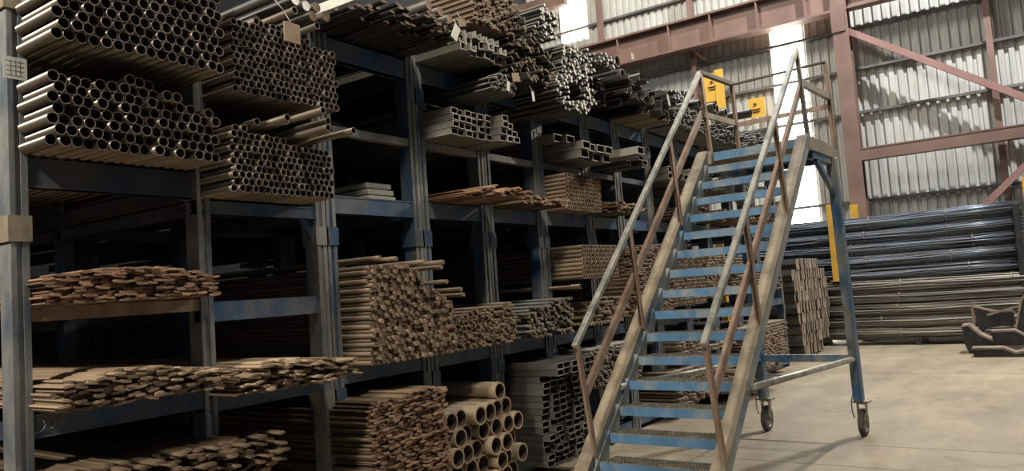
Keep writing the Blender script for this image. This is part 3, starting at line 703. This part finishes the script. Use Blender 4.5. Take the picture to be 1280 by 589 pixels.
# ------------------------------------------------------------------ mobile staircase
XL, XR = -2.60, -1.71
ST = empty('mobile_staircase', (-2.15, 4.7, 0), 'blue rolling warehouse staircase with rusty handrails standing in the aisle', 'staircase')
ST.rotation_euler = (0, 0, -0.03)
def T(y): return 0.42 + 0.949 * (y - 4.58) + 0.06
SW = 0.09
for side, x0, x1 in (('L', XL - SW - .04, XL - .035), ('R', XR - SW, XR)):
    y0, y1 = 4.13, 7.01; VD = 0.125
    m = MB().prism([(y0, T(y0)), (y1, T(y1)), (y1 + .12, T(y1)), (y1 + .12, T(y1) - VD), (y1 + .01, T(y1) - VD), (y0, T(y0) - VD * 1.0)], 'x', x0, x1 - .002)
    s_ = m.build('stringer', 'bracket', ST)
    fl = MB().bar((0.5 * (x0 + x1), y0, T(y0) + .004), (0.5 * (x0 + x1), y1, T(y1) + .004), x1 - x0 + .008, 0.016, up=(0, -.69, .725)); fl.build('flange', 'dusty', s_)
    # scalloped plate that carries the treads
    xa, xb = (x1 - .001, XL) if side == 'L' else (x0 - .005, x0 + .001)
    low = []
    for k in range(-2, 15):
        y, z = 4.58 + 0.166 * k, 0.42 + 0.1575 * k
        low += [(y - .005, z + .02), (y + .02, z - .085), (y + .12, z - .07)]
    low += [(7.10, 2.66)]
    up_ = [(7.02, T(6.92) - .05), (low[0][0] + .02, T(low[0][0]) - .06)]
    MB().prism(low + up_, 'x', xa, xb).build('tread_plate', 'bracket', s_)
def NY(k): return 4.58 + 0.166 * k
def NZ(k): return 0.42 + 0.1575 * k
for k in range(-2, 15):
    y, z = NY(k), NZ(k); D = 0.215
    t = MB()
    t.box(XL, XR - SW, y, y + 0.012, z - 0.06, z)                    # riser lip
    t.box(XL, XR - SW, y + D - 0.008, y + D, z - 0.045, z)
    n = 34
    tr = t.build('tread', 'stairblue', ST)
    gmb = MB()
    for i in range(5): gmb.box(XL, XR - SW, y + 0.03 + i * 0.042, y + 0.034 + i * 0.042, z - 0.022, z - 0.001)
    for i in range(n):
        x = XL + (XR - SW - XL) * (i + .5) / n
        gmb.box(x - 0.002, x + 0.002, y + 0.012, y + D - 0.008, z - 0.024, z + 0.001)
    for i in range(n * 2):       # serrated nosing
        x = XL + (XR - SW - XL) * (i + .5) / (n * 2)
        gmb.box(x - 0.004, x + 0.004, y, y + 0.02, z, z + 0.004)
    gmb.build('grating', 'grating', tr)
# platform
pf = MB(); pf.box(XL, XR - SW, 7.10, 7.95, 2.755, 2.775); p_ = pf.build('platform', 'grating', ST)
MB().box(XL, XR - SW, 7.07, 7.10, 2.70, 2.78).build('platform_edge', 'stairblue', ST)
for x0 in (XL - SW, XR - SW):
    sb = MB().box(x0, x0 + SW, 7.0, 8.0, 2.665, 2.785).build('platform_side_beam', 'dusty', ST)
    MB().box(x0 + .01, x0 + SW - .01, 7.15, 7.95, 2.60, 2.665).build('lower_flange', 'legblue', sb)
MB().box(XL, XR - SW, 7.94, 8.0, 2.64, 2.75).build('rear_beam', 'legblue', ST)
# legs
for x in (XL - .005, XR + .02):
    MB().bar((x - .045, 7.84, 2.66), (x - .045, 7.98, 0.335), 0.085, 0.10, up=(0, 1, 0)).build('leg', 'legblue', ST, bevel=0.004)
    MB().bar((x - .05, 7.30, 2.60), (x - .05, 7.80, 2.34), 0.04, 0.05).build('knee_brace', 'legblue', ST)
MB().bar((XL, 7.95, .74), (XR - .07, 7.95, .74), 0.04, 0.07).build('cross_bar', 'legblue', ST)
for x in (XL - .04, XR - .02):
    MB().rod((x, 5.0, 0.86), (x, 7.92, 0.735), 0.026, 12).build('brace_tube', 'greyrail', ST)
# casters
for x in (XL - .045, XR - .01):
    cy = 8.0
    c = MB().box(x - .075, x + .075, cy - .06, cy + .075, 0.315, 0.33).build('caster_plate', 'steel', ST)
    w = MB(); n = 32
    for (xa, xb, ra, rb) in ((-.026, -.020, .118, .128), (-.020, .020, .128, .128), (.020, .026, .128, .118)):
        ring_ = [(xx, rr, i) for xx, rr in ((xa, ra), (xb, rb)) for i in range(n)]
        w.add([(x + xx, cy + rr * math.cos(2 * PI * i / n), .128 + rr * math.sin(2 * PI * i / n)) for xx, rr, i in ring_], [(i, (i + 1) % n, n + (i + 1) % n, n + i) for i in range(n)], 0, True)
    for xx, s_ in ((-.026, 1), (.026, -1)):
        for ra, rb, xo in ((.118, .088, 0), (.088, .082, .008)):
            w.add([(x + xx + s_ * (xo if rr == rb else 0), cy + rr * math.cos(2 * PI * i / n), .128 + rr * math.sin(2 * PI * i / n)) for rr in (ra, rb) for i in range(n)],
                  [(i, (i + 1) % n, n + (i + 1) % n, n + i) for i in range(n)], 0 if ra > .1 else 1)
        w.rod((x + xx + s_ * .008, cy, .128), (x + xx + s_ * .012, cy, .128), .082, n, 1)
    w.rod((x - .034, cy, .128), (x + .034, cy, .128), .028, 14, 1)
    w.build('wheel', ['rubber', 'steel'], c)
    fk = MB()
    for s_ in (-1, 1):
        xx = x + s_ * .038
        fk.prism([(cy - .035, .312), (cy + .05, .312), (cy + .018, .11), (cy - .018, .11)], 'x', xx - .003, xx + .003)
    fk.box(x - .04, x + .04, cy - .035, cy + .05, .300, .314)
    fk.rod((x - .05, cy, .128), (x + .05, cy, .128), .011, 10)
    fk.build('fork', 'steel', c)
    bk = MB().path([(x - .06, cy - .05, .40), (x - .078, cy - .06, .33), (x - .078, cy - .05, .22), (x - .068, cy - .03, .17)], .006, 6); bk.build('brake_lever', 'steel', c)
# handrails
def ang(name, p, q, mat, w=.045, parent=ST, up=(0, 0, 1), sgn=1):
    """rolled angle: two thin legs"""
    p, q = Vector(p), Vector(q); d = (q - p).normalized(); upv = Vector(up); a = d.cross(upv).normalized(); u = a.cross(d).normalized()
    m = MB()
    m.bar(p + u * (w / 2 - .003), q + u * (w / 2 - .003), w, .006, up=u)
    m.bar(p + a * sgn * (w / 2 - .003), q + a * sgn * (w / 2 - .003), .006, w, up=u)
    return m.build(name, mat, parent)
for side, x in (('L', XL - .03), ('R', XR - .02)):
    y0, z0, y1, z1 = 4.43, 1.22, 6.98, 3.55
    MB().bar((x, y0 - .01, z0 - .02), (x, y1, z1), .042, .042).build('handrail', 'greyrail', ST, bevel=0.006)
    ang('newel_post', (x, y0 + .01, z0 - .02), (x, y0 + .13, T(y0 + .12)), 'rustrail', .045, up=(0, 1, 0))
    MB().bar((x - .012, 4.53, .88), (x - .012, 6.98 if side == 'L' else 7.06, 3.16 if side == 'L' else 3.25), .03, .055).build('knee_rail', 'rustrail', ST)
    for yy in (5.30, 6.16):
        zt = z0 + (yy - y0) * (z1 - z0) / (y1 - y0)
        ang('baluster', (x, yy, zt - .02), (x, yy + .09, T(yy + .09) + .0), 'rustrail', .045, up=(0, 1, 0))
    ang('baluster', (x, y1 - .01, z1 - .02), (x, y1 + .08, 2.78), 'rustrail' if side == 'L' else 'greyrail', .045, up=(0, 1, 0))
MB().bar((XL - .03, 6.96, 3.545), (XL - .03, 7.80, 3.58), .05, .035).build('platform_rail', 'girt', ST)
MB().bar((XL - .03, 7.0, 3.14), (XL - .03, 7.80, 3.17), .03, .055).build('platform_rail', 'dusty', ST)
MB().bar((XR - .02, 7.04, 3.26), (XR - .02, 7.96, 3.28), .04, .06).build('platform_rail', 'dusty', ST)
ang('corner_post', (XL - .03, 7.79, 3.58), (XL - .03, 7.84, 2.78), 'rustrail', .045, up=(0, 1, 0))
ang('corner_post', (XR - .02, 7.93, 3.64), (XR - .02, 7.97, 2.78), 'rustrail', .05, up=(0, 1, 0))
MB().rod((XL - .03, 7.80, 3.57), (XR - .02, 7.94, 3.63), .014, 8).build('rear_rail', 'girt', ST)
MB().bar((XL - .03, 7.82, 3.15), (XR - .02, 7.95, 3.19), .02, .045).build('rear_rail', 'rustrail', ST)

# ------------------------------------------------------------------ rebar bundles along the back
def bundle(y, z, ry, rz, x0, x1, mat, label, group, n=26):
    e = empty('rebar_bundle', ((x0 + x1) / 2, y, z - rz), label, 'rebar bundle', group)
    m = MB(); segs = 7
    sh = int(n * .62)
    for i in range(n):
        a = random.uniform(0, 2 * PI) if i >= sh else 2 * PI * i / sh; q = math.sqrt(random.random()) * .8 if i >= sh else random.uniform(.9, 1)
        py, pz = y + q * ry * math.cos(a), z + q * rz * math.sin(a); pts = []
        for k in range(segs + 1):
            xx = x0 + (x1 - x0) * k / segs + (random.uniform(-.12, .12) if k in (0, segs) else 0)
            pts.append((xx, py + random.uniform(-.012, .012), pz + random.uniform(-.02, .02) - .03 * math.sin(PI * k / segs)))
        r = 0.016
        base = len(m.v)
        for (px, pyy, pzz) in pts:
            for j in range(6): m.v.append((px, pyy + r * math.cos(j * PI / 3), pzz + r * math.sin(j * PI / 3)))
        for k in range(segs):
            for j in range(6):
                m.f.append([base + k * 6 + j, base + k * 6 + (j + 1) % 6, base + (k + 1) * 6 + (j + 1) % 6, base + (k + 1) * 6 + j]); m.m.append(0); m.sm.append(True)
        m.f.append([base + segs * 6 + j for j in range(6)]); m.m.append(0); m.sm.append(False)
    m.build('reinforcing_bars', mat, e)
    for k in range(3):
        xx = x0 + (x1 - x0) * (.18 + .32 * k) + random.uniform(-.3, .3)
        w = MB(); pts = [(xx, y + (ry + .02) * math.cos(2 * PI * j / 14), z - .02 + (rz + .02) * math.sin(2 * PI * j / 14)) for j in range(15)]
        w.path(pts, .006, 5); w.rod((xx, y - ry, z), (xx + .02, y - ry - .05, z + .05), .008, 5); w.build('tie_wire', 'wire', e)
words_l = ['lowest', 'second', 'third', 'fourth', 'fifth', 'sixth', 'seventh', 'topmost']
for i in range(5):
    for c in range(2):
        bundle(17.30 + c * .46, 0.15 + .125 + i * 0.236, .24, .13, -6.4, 0.9, 'rebar2', '%s brown grey rebar bundle in the %s of the lower tier' % (words_l[i], ['front', 'back'][c]), 'rebar bundles in the lower tier', 56 if c == 0 else 26)
for i in range(5):
    for c in range(2):
        bundle(17.36 + c * .46, 1.36 + .13 + i * 0.255, .24, .14, -6.1, -0.50 + random.uniform(-.03, .03), 'rebar', '%s blue grey rebar bundle in the %s of the upper tier' % (words_l[i] if i < 4 else 'topmost', ['front', 'back'][c]), 'rebar bundles in the upper tier', 56 if c == 0 else 26)
for x in (-5.6, -4.2, -2.3, 0.2):
    o = MB().box(x - .06, x + .06, 17.05, 18.1, 0.0, 0.14).build('timber_bearer', 'black', bevel=.005)
    tag(o, 'dark bearer under the rebar stack, %s' % {-5.6: 'hidden far left end', -4.2: 'next to the angle bar stack', -2.3: 'behind the staircase leg', 0.2: 'behind the black steel offcuts'}[x], 'bearer')
def ypost(x, y, z1, w, label, lean=0.0, mat='yellow', z0=0.0):
    e = empty('yellow_stanchion' if mat == 'yellow' else 'dark_stanchion', (x, y, z0), label, 'stanchion')
    MB().bar((x, y, z0 + 0.02), (x + lean, y, z1), w, .08, up=(0, 1, 0)).build('upright', mat, e, bevel=.004)
    MB().box(x - w * .8, x + w * .8, y - .05, y + .05, z0, z0 + .02).build('foot', mat, e)
ypost(-3.68, 17.06, 2.95, .18, 'yellow painted stanchion standing behind the blue staircase leg', 0.0, z0=1.34)
ypost(-3.42, 18.05, 2.97, .16, 'yellow post top poking above the rebar next to the red column')
ypost(-0.22, 17.15, 3.05, .20, 'yellow stanchion at the right end of the rebar stack')
ypost(-0.46, 17.12, 2.58, .11, 'dark upright at the cut end of the upper rebar', 0, 'black')
e = empty('yellow_crane_arm', (-3.9, 13.9, 2.6), 'yellow lifting arm seen through the upper treads', 'lifting arm')
MB().bar((-5.2, 13.9, 2.66), (-3.75, 13.9, 2.80), .12, .14).build('arm', 'yellow', e)
MB().bar((-5.0, 13.9, 0.02), (-5.0, 13.9, 2.66), .12, .12, up=(0, 1, 0)).build('mast', 'yellow', e)
e = empty('yellow_wheel_chock', (-4.2, 13.95, 0), 'small yellow chock on the floor by the angle bar stack', 'chock')
MB().prism([(-4.45, 0.0), (-4.0, 0.0), (-4.0, .10), (-4.12, .17), (-4.28, .07), (-4.45, .05)], 'y', 13.85, 14.05).build('block', 'yellow', e)
MB().rod((-4.05, 13.9, .13), (-3.95, 13.8, .19), .03, 8).build('handle', 'yellow', e)

# ------------------------------------------------------------------ black steel offcuts on the right
def offcut(prof, y0, y1, label, fl=.03):
    """haunch-shaped piece: web between two flanges, profile in X,Z"""
    cx = sum(p[0] for p in prof) / len(prof); e = empty('steel_offcut', (cx, (y0 + y1) / 2, min(p[1] for p in prof)), label, 'steel offcut')
    MB().prism(prof, 'y', y0, y1).build('web', 'black', e)
    top = [p for p in prof[:len(prof) // 2 + 0]]
    m = MB()
    for a, b in zip(top, top[1:]):
        m.bar((a[0], (y0 + y1) / 2, a[1] + fl / 2), (b[0], (y0 + y1) / 2, b[1] + fl / 2), y1 - y0 + .02, fl)
    m.build('flange', 'edge', e)
offcut([(-1.22, .13), (-.78, .13), (-.62, .05), (-.50, .08), (.1, .15), (.1, 0), (-.6, 0), (-.7, 0), (-1.0, 0), (-1.2, 0)], 14.75, 15.0, 'long low black steel offcut lying foremost in the scrap pile')
offcut([(-.95, .36), (-.62, .37), (-.50, .29), (.1, .33), (.1, .16), (-.5, .16), (-.9, .16), (-.94, .16)], 15.25, 15.5, 'bent black steel offcut lying above the foremost one')
offcut([(-1.38, .46), (-1.28, .47), (-1.12, .30), (-.90, .18), (-.9, .0), (-1.1, .0), (-1.3, .0), (-1.36, .15)], 15.3, 15.75, 'dark wedge shaped offcut at the left end of the scrap pile')
offcut([(-1.22, .76), (-.9, .66), (-.65, .66), (-.62, .62), (-.66, .40), (-.8, .42), (-1.0, .40), (-1.15, .30)], 15.8, 15.9, 'upright black bracket plate standing at the back of the scrap pile')
offcut([(-.62, .36), (-.50, .82), (-.40, 1.0), (-.2, 1.05), (-.1, .0), (-.2, .0), (-.4, .0), (-.6, .0)], 15.55, 15.65, 'brown steel plate leaning up in the scrap pile')
o = MB().bar((-1.02, 15.78, .62), (-.4, 15.74, .80), .03, .035).build('thin_rod', 'edge'); tag(o, 'thin rod lying slanted over the scrap pile bracket', 'rod')
o = MB().bar((-1.26, 15.84, 0), (-1.22, 15.84, .86), .05, .05, up=(0, 1, 0)).build('steel_stub', 'edge'); tag(o, 'pale worn steel stub upright at the left of the scrap bracket', 'steel stub')
o = MB().box(-.9, -.5, 15.3, 15.9, 0, .155).build('timber_packer', 'edge', bevel=.01); tag(o, 'low packer block under the bent black offcut', 'block')

# ------------------------------------------------------------------ light
def area(name, loc, target, size, power, col, spread=None):
    l = bpy.data.lights.new(name, 'AREA'); l.shape = 'DISK'; l.size = size; l.energy = power; l.color = col
    if spread: l.spread = spread
    o = bpy.data.objects.new(name, l); COL.objects.link(o); o.location = loc
    o.rotation_euler = (Vector(target) - Vector(loc)).to_track_quat('-Z', 'Y').to_euler(); return o
WARM = (1.0, 0.90, 0.74); COOL = (0.93, 0.97, 1.0)
area('bay_or_fill_lamp', (-2.6, -4.5, 7.6), (-4.4, 2.6, 2.6), 0.9, 190, (1.0, 0.93, 0.82), math.radians(70))
area('bay_or_fill_lamp', (-0.2, 2.0, 8.5), (-3.6, 6.0, 2.2), 1.2, 105, WARM, math.radians(80))
area('bay_or_fill_lamp', (0.1, 14.2, 6.6), (-0.6, 9.0, 0), 0.3, 340, (1.0, 0.86, 0.68))
area('bay_or_fill_lamp', (1.0, 15.0, 13.5), (-2.0, 18.8, 4.5), 0.25, 2100, COOL)
area('bay_or_fill_lamp', (-4.0, 10.0, 11.0), (-4.0, 14.0, 3.0), 1.5, 200, COOL)
area('bay_or_fill_lamp', (-7.5, 12.5, 13.0), (-7.5, 19, 7.0), 1.5, 700, (1.0, 0.96, 0.86))  # added fill brightening the left part of the back wall, no real lamp
w = bpy.data.worlds.new('world'); S.world = w; w.use_nodes = True
bg = w.node_tree.nodes['Background']; bg.inputs[0].default_value = (0.72, 0.82, 1.0, 1); bg.inputs[1].default_value = 0.09
S.view_settings.view_transform = 'Standard'; S.view_settings.look = 'None'; S.view_settings.exposure = 0.0
try:
    S.cycles.use_denoising = True; S.cycles.max_bounces = 6
except Exception: pass
